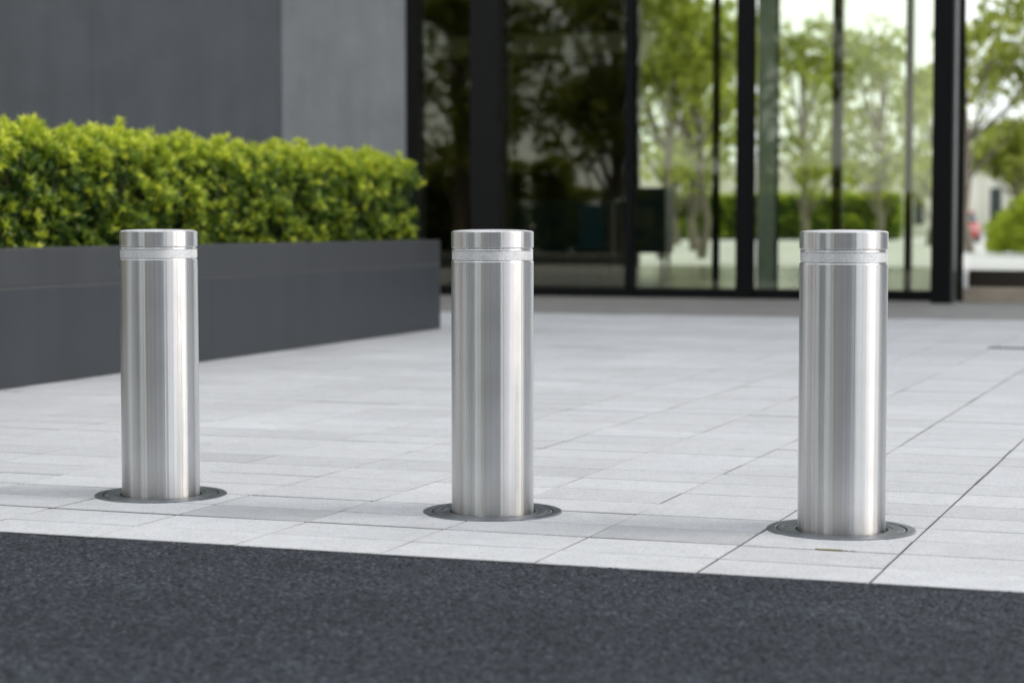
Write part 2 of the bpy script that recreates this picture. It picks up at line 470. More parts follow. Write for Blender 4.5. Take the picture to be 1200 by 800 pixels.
# ------------------------------------------------------------------ bollards
def make_bollard():
    root = empty('bollard')
    r = 0.1165
    sharp(obj('shaft', lathe([(r, -0.02), (r, 0.7105), (r - 0.0012, 0.7128), (r - 0.0034, 0.7138), (r - 0.0034, 0.7152), (0, 0.7152)]), M['steel'], root))
    band = sharp(obj('reflective_band', lathe([(r - 0.0034, 0.7154), (r - 0.0018, 0.7158), (r - 0.0018, 0.7412), (0, 0.7412)]), M['band'], root))
    sharp(obj('rim', lathe([(0, 0.7414), (r - 0.0022, 0.7414), (r - 0.0008, 0.7420), (r - 0.0008, 0.7436), (r - 0.0030, 0.7466), (r - 0.0042, 0.7468), (r - 0.0042, 0.7504), (0, 0.7504)]), M['steel'], band))
    cap = sharp(obj('cap', lathe([(0, 0.7494), (r - 0.0045, 0.7494), (r - 0.0012, 0.7496), (r, 0.7514), (r, 0.7938), (r - 0.0010, 0.7952), (r - 0.0026, 0.7962), (0, 0.7956)]), M['steel'], root))
    obj('lid', lathe([(r - 0.00262, 0.7962), (r * 0.93, 0.7978), (r * 0.8, 0.7996), (r * 0.5, 0.8012), (0, 0.8018)]), M['steel_top'], cap, smooth=True)
    gr = empty('ground_ring', loc=(0, 0, -0.0016), parent=root)
    gr.name = 'ground_ring'
    ro = 0.198
    sharp(obj('outer_ring', lathe([(ro, -0.01), (ro, 0.0035), (ro - 0.003, 0.0052), (0.1755, 0.0056), (0.1738, 0.0045), (0.1738, -0.01)], close=True), M['iron'], gr))
    sharp(obj('cover_plate', lathe([(0.1695, -0.01), (0.1695, 0.0042), (0.1675, 0.0055), (0.1572, 0.0056), (0.1562, 0.0046), (0.1552, 0.0046), (0.1542, 0.0056), (0.1375, 0.0055), (0.1365, 0.0040), (0.1255, 0.0040), (0.1240, 0.0034), (0.1240, -0.01)], close=True), M['iron'], gr))
    sharp(obj('sleeve', lathe([(0.1745, -0.009), (0.1745, 0.0022), (0.1160, 0.0022), (0.1160, -0.009)], close=True), M['dark'], gr))
    for k in range(6):
        a = 2 * math.pi * k / 6 + 0.35
        b = lathe([(0.0, 0.0068), (0.0042, 0.0068), (0.0055, 0.0062), (0.0055, 0.004)], seg=14)
        bmesh.ops.translate(b, vec=(0.1465 * math.cos(a), 0.1465 * math.sin(a), 0), verts=b.verts)
        sharp(obj('bolt', b, M['iron'], gr))
    for k in range(4):                      # shallow raised grip bars cast in the cover
        a = 2 * math.pi * k / 4 + 0.1
        b = bmesh.new()
        for q in range(3):
            box(b, 0.135 + 0.009 * q, 0.140 + 0.009 * q, -0.014, 0.014, 0.0045, 0.0064, bev=0.0006)
        bmesh.ops.rotate(b, cent=(0, 0, 0), matrix=Matrix.Rotation(a, 3, 'Z'), verts=b.verts)
        obj('grip_bar', b, M['iron'], gr)
    return root

def children(o): return [c for c in bpy.data.objects if c.parent == o]
def copy_tree(o, parent=None):
    c = o.copy(); col.objects.link(c)
    c.parent = parent
    for ch in children(o): copy_tree(ch, c)
    return c

proto = make_bollard()
spots = [((-3.099, 5.438), 0.5, 'brushed steel bollard standing in front of the charcoal planter and hedge'),
         ((-2.025, 5.432), 2.3, 'brushed steel bollard in front of the dark lobby glass, just past the planter end'),
         ((-1.026, 5.427), 4.0, 'brushed steel bollard with a moss tuft in the joint before its ground ring')]
for k, ((x, y), rz, lab) in enumerate(spots):
    o = proto if k == 0 else copy_tree(proto)
    o.location = (x, y, 0); o.rotation_euler.z = rz
    tag(o, lab, 'bollard', 'retractable steel bollards along the kerb')

# moss in the joint before the right bollard
bm = bmesh.new()
for k in range(150):
    t_ = random.random()
    x = -0.985 + random.gauss(0, 0.018); y = 5.0705 + random.gauss(0, 0.0028)
    s = random.uniform(0.001, 0.0032)
    b = bmesh.new(); bmesh.ops.create_icosphere(b, subdivisions=1, radius=s)
    bmesh.ops.scale(b, vec=(1.3, 0.8, 0.7), verts=b.verts)
    bmesh.ops.translate(b, vec=(x, y, 0.0005), verts=b.verts); merge(bm, b)
tag(obj('moss_tuft', bm, M['moss']), 'small tuft of yellow green moss in the slab joint before the bollard', 'moss')

# drain
dg = empty('drain_grate', (-1.05, 13.86, 0.0)); tag(dg, 'dark slotted drain grate set flush in the pale paving', 'drain grate')
obj('channel', bx(-0.60, 0.60, -0.075, 0.075, -0.008, 0.0015), M['dark'], dg)
bm = bmesh.new()
for k in range(30): box(bm, -0.59 + k * 0.04, -0.575 + k * 0.04, -0.07, 0.07, 0.0016, 0.005)
for yy in (-0.078, 0.07): box(bm, -0.602, 0.602, yy, yy + 0.008, 0.0014, 0.006)
obj('grate', bm, M['iron'], dg)

# ------------------------------------------------------------------ planter and hedge
PA = R(1.83)
pl = empty('planter', (-6.021, 14.976, 0), PA)       # origin at its far right-hand corner; runs back along -Y
tag(pl, 'long charcoal stone planter holding the clipped hedge', 'planter')
L, W, H = 9.6, 1.75, 0.70
bm = bmesh.new(); n = 6
cuts = [0, -4.0, -L]
for a, b in zip(cuts[:-1], cuts[1:]):
    box(bm, -0.08, 0.0, b + 0.0006, a - 0.0006, -0.008, 0.494, bev=0.0012)
    box(bm, -W, -W + 0.08, b + 0.0006, a - 0.0006, -0.008, 0.494, bev=0.0012)
box(bm, -W + 0.0825, -0.0825, -0.082, -0.002, -0.008, 0.494, bev=0.002)
box(bm, -W + 0.0825, -0.0825, -L + 0.002, -L + 0.082, -0.008, 0.494, bev=0.002)
obj('wall', bm, M['planter'], pl)
obj('mortar_bed', bx(-W + 0.003, -0.0012, -L + 0.003, -0.003, 0.4942, 0.5018), M['mortar'], pl)
bm = bmesh.new()
cuts = [0, -L]
for a, b in zip(cuts[:-1], cuts[1:]):
    box(bm, -0.20, 0.002, b + 0.0006, a - 0.0006, 0.502, H, bev=0.011)
    box(bm, -W - 0.002, -W + 0.2, b + 0.0006, a - 0.0006, 0.502, H, bev=0.011)
box(bm, -W + 0.2025, -0.2025, -0.202, -0.002, 0.502, H, bev=0.011)
box(bm, -W + 0.2025, -0.2025, -L + 0.002, -L + 0.202, 0.502, H, bev=0.011)
obj('coping', bm, M['coping'], pl)
obj('soil', bx(-W + 0.205, -0.205, -L + 0.205, -0.205, 0.55, 0.655), M['soil'], pl)

def leaf_mesh(name, P, A, nleaf, size, tone, mat, width=0.36, spread=0.75, parent=None):
    """rosettes of folded leaves. P points (n,3), A axes (n,3), tone (n,)."""
    n = len(P)
    A = A / np.linalg.norm(A, axis=1, keepdims=True)
    ref = np.where(np.abs(A[:, 2:3]) < 0.9, np.array([[0, 0, 1.0]]), np.array([[1.0, 0, 0]]))
    U = np.cross(A, ref); U /= np.linalg.norm(U, axis=1, keepdims=True)
    V = np.cross(A, U)
    vs, ts = [], []
    for k in range(nleaf):
        ang = 2 * np.pi * (k * 0.382) + rng.uniform(0, 0.8, n)
        op = spread * (0.35 + 0.65 * (k + 1) / nleaf) + rng.normal(0, 0.15, n)
        Rd = U * np.cos(ang)[:, None] + V * np.sin(ang)[:, None]
        D = A * np.cos(op * 1.35)[:, None] + Rd * np.sin(op * 1.35)[:, None]
        S = np.cross(D, A + 1e-4); S /= (np.linalg.norm(S, axis=1, keepdims=True) + 1e-9)
        N = np.cross(S, D)
        ln = (size * rng.uniform(0.65, 1.2, n))[:, None]
        wd = ln * width * 0.5
        b0 = P + A * (ln * 0.12 * (1 - k / nleaf))
        mid = b0 + D * ln * 0.5
        tip = b0 + D * ln - N * ln * 0.10
        l = mid + S * wd + N * wd * 0.45; r_ = mid - S * wd + N * wd * 0.45
        vs.append(np.stack([b0, l, mid - N * 0.0, r_, tip], 1))
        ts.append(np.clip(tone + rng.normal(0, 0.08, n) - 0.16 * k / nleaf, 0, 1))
    Vx = np.concatenate(vs, 0)                       # (n*nleaf,5,3)
    m = len(Vx)
    base = np.arange(m)[:, None] * 5
    F = np.concatenate([base + np.array([[0, 1, 2]]), base + np.array([[1, 4, 2]]), base + np.array([[0, 2, 3]]), base + np.array([[2, 4, 3]])], 1).reshape(-1, 3)
    T = np.repeat(np.concatenate(ts), 4)
    me = bpy.data.meshes.new(name)
    me.vertices.add(m * 5); me.vertices.foreach_set('co', Vx.reshape(-1))
    nf = len(F)
    me.loops.add(nf * 3); me.loops.foreach_set('vertex_index', F.reshape(-1).astype(np.int32))
    me.polygons.add(nf); me.polygons.foreach_set('loop_start', np.arange(nf, dtype=np.int32) * 3)
    me.update(calc_edges=True); me.validate()
    at = me.attributes.new('tone', 'FLOAT', 'FACE'); at.data.foreach_set('value', T.astype(np.float32))
    me.materials.append(mat)
    return link(bpy.data.objects.new(name, me), parent)

def fbm(p, s, o=3):
    return noise.fractal(Vector(p) * s, 1.0, 2.0, o)

def hedge_leaves(dims, dens, size, nleaf, mat, seed, lump=0.055, parent=None, faces=('front', 'top', 'end'), depth=0.10, ls=4.2, rnd_r=0.13, width=0.36):
    """clipped hedge in local space: x 0..-w (front at x=0), y 0..-l, z z0..z1"""
    w, l, z0, z1 = dims
    P, A, T = [], [], []
    rnd = random.Random(seed)
    def add(p, nrm, dpt):
        q = Vector(p)
        d = fbm(q + Vector((seed, 0, 0)), ls) * lump + fbm(q + Vector((0, seed, 0)), ls * 2.6, 2) * lump * 0.45
        q = q + Vector(nrm) * (d - dpt)
        over = (q.z - (z1 - rnd_r)) / rnd_r                      # rounded shoulder
        if over > 0 and nrm[2] < 0.5: q = q - Vector((nrm[0], nrm[1], 0)) * rnd_r * 0.75 * min(over, 1) ** 2.2
        if nrm[2] > 0.5:
            e = max(0.0, 1 + min(q.x + w, -q.x) * -1 / rnd_r) if w > 0 else 0
            q.z -= rnd_r * 0.55 * min(1, max(0, e)) ** 2
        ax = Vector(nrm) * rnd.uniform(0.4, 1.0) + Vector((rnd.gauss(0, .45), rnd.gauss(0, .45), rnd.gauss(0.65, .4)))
        young_lit = 0.22 + 0.30 * rnd.random() + (d / lump) * 0.30
        if rnd.random() < 0.30: young_lit += rnd.uniform(0.2, 0.5)
        if nrm[2] > 0.5: young_lit += 0.34  # light from above put into the colour of the top leaves
        else: young_lit += 0.26 * max(0.0, min(1.0, (p[2] - z1 + 0.20) / 0.16))       # fresh growth, plus light from above painted in along the clipped top
        young_lit -= dpt / max(depth, 1e-3) * 0.22
        P.append(q); A.append(ax); T.append(young_lit)
    def dpt():
        return depth * (rnd.random() ** 1.3)
    if 'front' in faces:
        for k in range(int(dens * l * (z1 - z0))):
            add((0, -rnd.random() * l, rnd.uniform(z0, z1)), (1, 0, 0.12), dpt())
    if 'top' in faces:
        for k in range(int(dens * 0.8 * l * w)):
            add((-rnd.random() * w, -rnd.random() * l, z1), (0, 0, 1), dpt() * 0.8)
    if 'end' in faces:
        for k in range(int(dens * w * (z1 - z0))):
            add((-rnd.random() * w, 0, rnd.uniform(z0, z1)), (0, 1, 0.1), dpt())
    if 'near' in faces:
        for k in range(int(dens * w * (z1 - z0))):
            add((-rnd.random() * w, -l, rnd.uniform(z0, z1)), (0, -1, 0.1), dpt())
    if 'back' in faces:
        for k in range(int(dens * l * (z1 - z0))):
            add((-w, -rnd.random() * l, rnd.uniform(z0, z1)), (-1, 0, 0.1), dpt())
    # shoots that stand proud of the clipped top
    if 'shoot' in faces:
        for k in range(int(l * 14)):
            x = -rnd.random() * w * 0.6; y = -rnd.random() * l
            P.append(Vector((x, y, z1 + rnd.uniform(0.0, 0.045)))); A.append(Vector((rnd.gauss(0, .3), rnd.gauss(0, .3), 1))); T.append(rnd.uniform(0.6, 0.95))
    return leaf_mesh('foliage', np.array(P), np.array(A), nleaf, size, np.array(T), mat, width, parent=parent)

hd = empty('hedge', (-6.021, 14.976, 0), PA); tag(hd, 'clipped lime green hedge growing along the charcoal planter', 'hedge')
HX, HY, HL, HW = -0.215, -0.02, 9.35, 1.25
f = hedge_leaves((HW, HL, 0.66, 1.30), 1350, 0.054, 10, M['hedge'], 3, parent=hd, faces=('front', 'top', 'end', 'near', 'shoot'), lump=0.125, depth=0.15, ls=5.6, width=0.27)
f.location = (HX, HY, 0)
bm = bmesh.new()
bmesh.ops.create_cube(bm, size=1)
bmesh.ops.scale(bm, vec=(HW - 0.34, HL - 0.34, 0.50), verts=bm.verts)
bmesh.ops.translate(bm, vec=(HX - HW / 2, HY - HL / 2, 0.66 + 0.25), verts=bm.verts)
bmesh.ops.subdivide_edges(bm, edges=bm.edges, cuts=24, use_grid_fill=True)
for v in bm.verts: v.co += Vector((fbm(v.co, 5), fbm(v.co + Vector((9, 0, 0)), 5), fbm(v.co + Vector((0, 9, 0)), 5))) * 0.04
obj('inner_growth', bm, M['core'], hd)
bm = bmesh.new()
rr = random.Random(5)
for k in range(330):
    x = HX - rr.uniform(0.1, 0.35); y = HY - rr.random() * HL; z = 0.65
    p0 = Vector((x, y, z)); p1 = p0 + Vector((rr.gauss(0.03, .05), rr.gauss(0, .06), rr.uniform(0.2, 0.35))); p2 = p1 + Vector((rr.gauss(0.06, .05), rr.gauss(0, .08), rr.uniform(0.15, 0.3)))
    tube(bm, [p0, p1, p2], [0.006, 0.0045, 0.002], 5)
obj('stems', bm, M['twig'], hd)

# ------------------------------------------------------------------ office building
ob = empty('office_building', (-8, 22.3, 0)); tag(ob, 'modern office building with slate walls and a dark glass lobby front', 'building')
def part(name, bm, mat, parent=None, **k):
    o = obj(name, bm, mat, parent or ob, **k)
    if parent is None:
        o.location = (8, -22.3, 0)
    return o
FY = 22.3
# slate panels with fine joints, then one paler panel next to the glass
bm = bmesh.new()
px = [-28.2, -24.9, -21.8, -18.85, -16.15, -13.6, -10.962]
for a, b in zip(px[:-1], px[1:]):
    for z0, z1 in ((-0.03, 4.4), (4.404, 22.0)):
        box(bm, a + 0.0015, b - 0.0015, 22.26, 22.42, z0, z1, bev=0.002)
part('slate_wall', bm, M['wall_dark'])
bm = bmesh.new()
box(bm, -10.96, -9.352, 22.20, 22.6, -0.03, 22.0, bev=0.004)
part('pale_wall', bm, M['wall_pale'])
part('upper_wall', bx(-9.35, -2.95, 22.32, 22.6, 6.0, 22.0, bev=0.003), M['wall_dark'])
part('jamb', bx(-9.349, -9.222, 22.18, 22.5, -0.03, 5.998, bev=0.004), M['frame'])
part('pillar', bx(-8.536, -8.178, 22.15, 22.62, -0.03, 5.998, bev=0.004), M['pillar'])
for x0, x1, y0 in ((-6.690, -6.600, 22.22), (-5.405, -5.210, 22.20)):
    part('mullion', bx(x0, x1, y0, 22.33, -0.03, 5.998, bev=0.004), M['frame'])
part('column', bx(-3.165, -2.965, 21.55, 21.74, -0.03, 6.2, bev=0.006), M['frame'])
part('column_lit_side', bx(-2.963, -2.935, 21.60, 21.74, -0.03, 6.2, bev=0.004), M['lit_side_grey'])  # added grey strip standing in for the column's lit, reflecting side
for x0, x1 in ((-9.22, -8.538), (-8.176, -6.692), (-6.586, -5.407), (-5.193, -3.05)):
    part('bottom_rail', bx(x0, x1, 22.22, 22.40, -0.03, 0.11, bev=0.004), M['frame'])
    o = part('pane', bx(x0 + 0.002, x1 - 0.002, 22.300, 22.312, 0.111, 5.996), M['pane'])
# thin bars behind the glass: inner line of the draught lobby
for x0, x1, m in ((-6.11, -6.04, 'frame'), (-4.67, -4.57, 'frame'), (-3.82, -3.75, 'frame')):
    part('inner_bar', bx(x0, x1, 23.9, 24.02, 0.0, 5.9, bev=0.004), M[m])
part('inner_column', bx(-5.56, -5.34, 23.9, 24.1, 0.0, 5.9, bev=0.01), M['teal'])
# lobby shell
bm = bmesh.new(); v = [bm.verts.new(p) for p in ((-17, 22.62, 0.001), (-2.95, 22.62, 0.001), (-5.95, 40.2, 0.001), (-17, 40.2, 0.001))]; bm.faces.new(v)
part('lobby_floor', bm, M['lobby_floor'])
bm = bmesh.new()
a = [(-18, 22.605, 6.0), (-2.95, 22.605, 6.0), (-5.6, 40.6, 6.0), (-18, 40.6, 6.0)]
lo = [bm.verts.new(p) for p in a]; hi = [bm.verts.new((p[0], p[1], 8.8)) for p in a]
bm.faces.new(lo[::-1]); bm.faces.new(hi)
for k in range(4): bm.faces.new((lo[k], lo[(k + 1) % 4], hi[(k + 1) % 4], hi[k]))
part('roof', bm, M['lobby_ceiling'])
bm = bmesh.new()                     # oblique side wall
a = [(-2.99, 22.32), (-2.93, 22.32), (-5.72, 40.4), (-5.90, 40.4)]
lo = [bm.verts.new((x, y, -0.02)) for x, y in a]; hi = [bm.verts.new((x, y, 5.998)) for x, y in a]
bm.faces.new(lo[::-1]); bm.faces.new(hi)
for k in range(4): bm.faces.new((lo[k], lo[(k + 1) % 4], hi[(k + 1) % 4], hi[k]))
part('side_wall', bm, M['pillar'])
part('lobby_back_wall', bx(-18, -11.87, 40.0, 40.3, 0, 5.99), M['lobby_wall'])
part('lobby_side_wall', bx(-17.3, -17.0, 22.62, 39.99, 0, 5.99), M['lobby_wall'])
part('partition', bx(-12.4, -9.9, 33.0, 33.15, 2.55, 5.99), M['lobby_wall'])
part('bulkhead', bx(-12.4, -8.97, 30.0, 30.12, 3.44, 3.74), M['olive'])
rx = [-11.86, -9.62, -7.72, -6.35, -5.92]
for k, (a_, b_) in enumerate(zip(rx[:-1], rx[1:])):
    part('rear_mullion', bx(a_ + 0.001, a_ + 0.10, 40.02, 40.16, 0.0, 5.99), M['frame'])
    part('rear_pane', bx(a_ + 0.102, b_ - 0.001, 40.08, 40.09, 0.002, 5.99), M['rear_pane'])
# low stone step, rail and clear screen beside the column
gs = empty('glass_screen', (-1, 22.4, 0)); tag(gs, 'clear glass screen on a bronze rail and beige stone step', 'glass screen')
def gpart(name, bm, mat): o = obj(name, bm, mat, gs); o.location = (1, -22.4, 0); return o
gpart('step', bx(-2.89, 2.6, 22.0, 22.75, -0.03, 0.15, bev=0.008), M['stone_step'])
gpart('bottom_rail', bx(-2.89, 2.6, 22.45, 22.60, 0.1515, 0.33, bev=0.006), M['bronze'])
gpart('pane', bx(-2.88, 2.6, 22.51, 22.52, 0.331, 3.6), M['clear_pane'])
gpart('post', bx(2.602, 2.70, 22.45, 22.6, -0.02, 3.6, bev=0.004), M['bronze'])

# ------------------------------------------------------------------ lobby furniture
dk = empty('reception_desk', (-10.75, 32.2, 0)); tag(dk, 'long dark navy reception desk on legs behind the dark glass', 'desk')
obj('front_panel', bx(-1.25, 0.95, -0.30, -0.25, 0.30, 1.18, bev=0.01), M['navy'], dk)
obj('desk_top', bx(-1.30, 1.0, -0.34, 0.42, 1.182, 1.24, bev=0.01), M['navy'], dk)
for x in (-1.22, 0.88):
    for y in (-0.22, 0.34): obj('leg', bx(x, x + 0.05, y, y + 0.05, 0.0, 1.18, bev=0.004), M['frame'], dk)
kc = empty('cabinet', (-9.24, 32.0, 0)); tag(kc, 'dark cabinet on short legs with a square grey panel, beside the desk', 'cabinet')
obj('body', bx(-0.42, 0.36, -0.25, 0.25, 0.36, 1.42, bev=0.015), M['navy'], kc)
obj('panel', bx(-0.20, 0.16, -0.262, -0.2505, 0.76, 1.12, bev=0.004), M['screen'], kc)
for x in (-0.38, 0.28):
    for y in (-0.2, 0.16): obj('leg', bx(x, x + 0.04, y, y + 0.04, 0.0, 0.36), M['frame'], kc)
ch = empty('chair', (-9.92, 31.0, 0), R(8)); tag(ch, 'blue high backed chair in front of the navy desk', 'chair')
obj('seat', bx(-0.22, 0.22, -0.22, 0.22, 0.42, 0.50, bev=0.02), M['blue'], ch)
obj('backrest', bx(-0.21, 0.21, 0.17, 0.22, 0.50, 1.14, bev=0.015), M['blue'], ch)
for x in (-0.2, 0.17):
    for y in (-0.2, 0.17): obj('leg', bx(x, x + 0.03, y, y + 0.03, 0.0, 0.42), M['frame'], ch)

# ------------------------------------------------------------------ trees
def make_tree(name, h, crown_r, crown_z0, nblob, nros, size, mat, seed, trunk_r=0.16, airy=0.5, lean=(0, 0)):
    rnd = random.Random(seed)
    root = empty(name)
    bm = bmesh.new()
    top = Vector((rnd.gauss(0, .25), rnd.gauss(0, .25), h * 0.8))
    n = 7
    pts = [Vector((0, 0, -0.05)).lerp(top, k / (n - 1)) + Vector((rnd.gauss(0, .06), rnd.gauss(0, .06), 0)) * (1 if k else 0) for k in range(n)]
    tube(bm, pts, [trunk_r * (1.25 if k == 0 else 1 - 0.8 * k / n) for k in range(n)], 10)
    blobs = []
    for k in range(nblob):
        a = rnd.uniform(0, 2 * math.pi); rr = crown_r * math.sqrt(rnd.random()) * 0.85
        zz = rnd.uniform(crown_z0, h)
        env = 1 - abs((zz - crown_z0) / (h - crown_z0) - 0.45) * 1.1
        c = Vector((math.cos(a) * rr * env + lean[0], math.sin(a) * rr * env + lean[1], zz))
        blobs.append((c, crown_r * rnd.uniform(0.20, 0.42)))
        s = pts[min(n - 1, max(1, int((c.z * 0.62) / (h * 0.8) * (n - 1))))]
        mid = s.lerp(c, 0.5) + Vector((0, 0, -0.08 * h * rnd.random()))
        tube(bm, [s, mid, c], [trunk_r * 0.34, trunk_r * 0.2, trunk_r * 0.06], 6)
    sharp(obj('trunk', bm, M['bark'], root), 60)
    P, A, T = [], [], []
    for k in range(nros):
        c, r_ = blobs[rnd.randrange(nblob)]
        d = Vector((rnd.gauss(0, 1), rnd.gauss(0, 1), rnd.gauss(0, 0.75))).normalized()
        rad = r_ * (rnd.random() ** airy)
        p = c + d * rad
        if fbm(p + Vector((seed, 0, 0)), 1.1 / max(crown_r * 0.25, 0.3)) < -0.22: continue
        P.append(p); A.append(d + Vector((rnd.gauss(0, .5), rnd.gauss(0, .5), 0.4 + rnd.gauss(0, .4)))); T.append(rnd.uniform(0.15, 0.9))
    leaf_mesh('crown', np.array(P), np.array(A), 5, size, np.array(T), mat, 0.5, 0.9, parent=root)
    return root

# broad trees on the terrace
ta = make_tree('garden_tree', 6.6, 2.7, 2.3, 30, 1250, 0.22, M['tree'], 11, 0.13)
garden = [((-16.9, 64.0), 0.0, 1.15, 'leafy garden tree behind the pane between the two thick mullions'),
          ((-16.6, 80.0), 1.4, 1.28, 'garden tree seen through the pane left of the right bollard top'),
          ((-13.1, 76.0), 2.6, 1.15, 'small garden tree seen through the pane above the right bollard'),
          ((-12.4, 84.0), 3.9, 1.05, 'garden tree close to the black column, behind the glass'),
          ((-23.0, 84.0), 0.7, 1.35, 'garden tree deep behind the dark lobby pane')]
for k, ((x, y), rz, s, lab) in enumerate(garden):
    o = ta if k == 0 else copy_tree(ta)
    o.location = (x, y, -0.01); o.rotation_euler.z = rz; o.scale = (s, s, s)
    tag(o, lab, 'tree', 'garden trees beyond the lobby')
tc_ = make_tree('tall_tree', 8.2, 2.8, 4.9, 20, 1500, 0.22, M['tree'], 19, 0.13, lean=(1.0, 0.2))
tc_.location = (-7.95, 62, -0.01)
tag(tc_, 'tall clear stemmed garden tree right of the black column, crown reaching the photo corner', 'tree', 'garden trees beyond the lobby')
for k, ((x, y), rz, s, lab) in enumerate([((-13.51, 48.0), 2.0, 0.80, 'slim olive tree added for a reflected stripe just right of the cabinet'), ((-12.92, 49.5), 4.2, 0.86, 'slim olive tree added for a reflected stripe in the pane right of the cabinet')]):  # trees added to stand in for dark stripes reflected in the pane
    o = copy_tree(tc_); o.location = (x, y, -0.01); o.rotation_euler.z = rz; o.scale = (s, s, s)
    tag(o, lab, 'tree', 'garden trees beyond the lobby')
tb = make_tree('dense_tree', 4.9, 2.0, 2.7, 22, 3600, 0.22, M['tree'], 23, 0.14, 0.7)
tb.location = (-9.6, 88, -0.01); tag(tb, 'dark low crowned tree behind the round bush', 'tree', 'garden trees beyond the lobby')

# round bright bush on the terrace
bu = empty('round_bush', (-5.35, 57.5, -0.01)); bu.scale = (1.16, 1.16, 1.06); tag(bu, 'round bright yellow green bush on the pale terrace beyond the screen', 'bush')
P, A, T = [], [], []
rr = random.Random(31)
for k in range(3600):
    d = Vector((rr.gauss(0, 1), rr.gauss(0, 1), abs(rr.gauss(0.2, .8)))).normalized()
    p = Vector((d.x * 1.35, d.y * 1.35, 0.1 + d.z * 1.42)) * (1 + fbm(d, 2.4) * 0.16) * (1 - 0.25 * rr.random() ** 2)
    P.append(p); A.append(d + Vector((rr.gauss(0, .3), rr.gauss(0, .3), 0.4))); T.append(rr.uniform(0.35, 1.0))
leaf_mesh('foliage', np.array(P), np.array(A), 7, 0.11, np.array(T), M['shrub'], 0.45, parent=bu)
bm = bmesh.new()
for k in range(14):
    a = rr.uniform(0, 6.28); tube(bm, [(0, 0, 0), (math.cos(a) * .4, math.sin(a) * .4, .5), (math.cos(a) * .8, math.sin(a) * .8, rr.uniform(.8, 1.2))], [.03, .02, .008], 6)
obj('stems', bm, M['twig'], bu)

# far clipped hedge
gh = empty('garden_hedge', (-18.4, 112, -0.01), -math.pi / 2); tag(gh, 'dark green clipped hedge across the far side of the terrace', 'hedge')
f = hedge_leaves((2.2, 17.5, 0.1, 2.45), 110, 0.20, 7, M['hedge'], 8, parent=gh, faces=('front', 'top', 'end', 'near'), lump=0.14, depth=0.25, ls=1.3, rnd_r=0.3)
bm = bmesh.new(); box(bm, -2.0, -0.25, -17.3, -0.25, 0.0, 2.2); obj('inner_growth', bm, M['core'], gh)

# red car seen end-on behind the big tree
def make_car():
    c = empty('parked_car', (-13.15, 99.0, -0.01), R(4)); tag(c, 'small red car parked at the far edge of the terrace', 'car')
    def sect(zs, bm):
        rings = []
        for (y, hw, z0, z1) in zs:
            rings.append([bm.verts.new(p) for p in ((-hw, y, z0), (hw, y, z0), (hw * 1.0, y, (z0 + z1) / 2), (hw * 0.9, y, z1), (-hw * 0.9, y, z1), (-hw, y, (z0 + z1) / 2))])
        for a, b in zip(rings[:-1], rings[1:]):
            for k in range(6): bm.faces.new((a[k], a[(k + 1) % 6], b[(k + 1) % 6], b[k]))
        bm.faces.new(rings[0][::-1]); bm.faces.new(rings[-1])
        bmesh.ops.recalc_face_normals(bm, faces=bm.faces)
        bmesh.ops.bevel(bm, geom=list(bm.edges), offset=0.05, segments=2, affect='EDGES')
        return bm
    obj('body', sect([(-1.9, .74, .35, .72), (-1.6, .84, .22, .88), (-0.7, .86, .2, .95), (1.5, .86, .2, .98), (1.9, .80, .3, .92)], bmesh.new()), M['red'], c, smooth=True)
    obj('roof', sect([(-0.15, .60, 1.36, 1.46), (0.5, .64, 1.38, 1.50), (1.45, .60, 1.36, 1.46)], bmesh.new()), M['red'], c, smooth=True)
    obj('glasshouse', sect([(-0.9, .74, .93, 1.0), (-0.2, .70, .93, 1.37), (1.5, .70, .95, 1.37), (1.82, .72, .93, 1.0)], bmesh.new()), M['far_glass'], c)
    for s in (-1, 1):
        obj('headlight', bx(s * .6 - .14, s * .6 + .14, -1.89, -1.80, .58, .72, bev=.02), M['lamp'], c)
        for y in (-1.2, 1.2):
            b = lathe([(0, -.1), (.2, -.1), (.31, -.08), (.31, .08), (.2, .1), (0, .1)], 24)
            bmesh.ops.rotate(b, cent=(0, 0, 0), matrix=Matrix.Rotation(math.pi / 2, 3, 'Y'), verts=b.verts)
            bmesh.ops.translate(b, vec=(s * .78, y, .31), verts=b.verts)
            obj('wheel', b, M['rubber'], c, smooth=True)
make_car()

# pale building beyond the garden and the buildings across the street (seen in glass and steel)
def block(name, label, x0, x1, y0, y1, h, mat, face, storeys, bays, winw, z_first=0.9, pier=0.0):
    o = empty(name, ((x0 + x1) / 2, (y0 + y1) / 2, -0.05)); tag(o, label, 'building')
    lx, ly = (x1 - x0) / 2, (y1 - y0) / 2
    obj('wall', bx(-lx, lx, -ly, ly, 0, h), mat, o)
    fy = -ly if face < 0 else ly
    sh = (h - 1.2) / storeys; bw = 2 * lx / bays
    for s in range(storeys):
        for b in range(bays):
            xc = -lx + (b + .5) * bw; zc = z_first + s * sh
            w = obj('window', bx(xc - bw * winw / 2, xc + bw * winw / 2, min(fy - .03, fy + .03), max(fy - .03, fy + .03), zc, zc + sh * 0.66), M['far_glass'], o)
    if pier:
        bm = bmesh.new()
        for b in range(bays + 1):
            xc = -lx + b * bw
            box(bm, xc - pier / 2, xc + pier / 2, min(fy, fy + .35 * face), max(fy, fy + .35 * face), 0, h)
        obj('piers', bm, mat, o)
    obj('parapet', bx(-lx - .1, lx + .1, -ly - .1, ly + .1, h, h + .5), mat, o)
    return o
block('pale_building', 'cream building with vertical windows far behind the garden trees', -62, -8, 150, 162, 5.2, M['cream'], -1, 1, 20, 0.30, pier=0.5)
block('street_building', 'blue grey office block across the street from the lobby', 4, 24, -30, -19, 15, M['bluegrey'], 1, 4, 8, 0.6, pier=0.6)
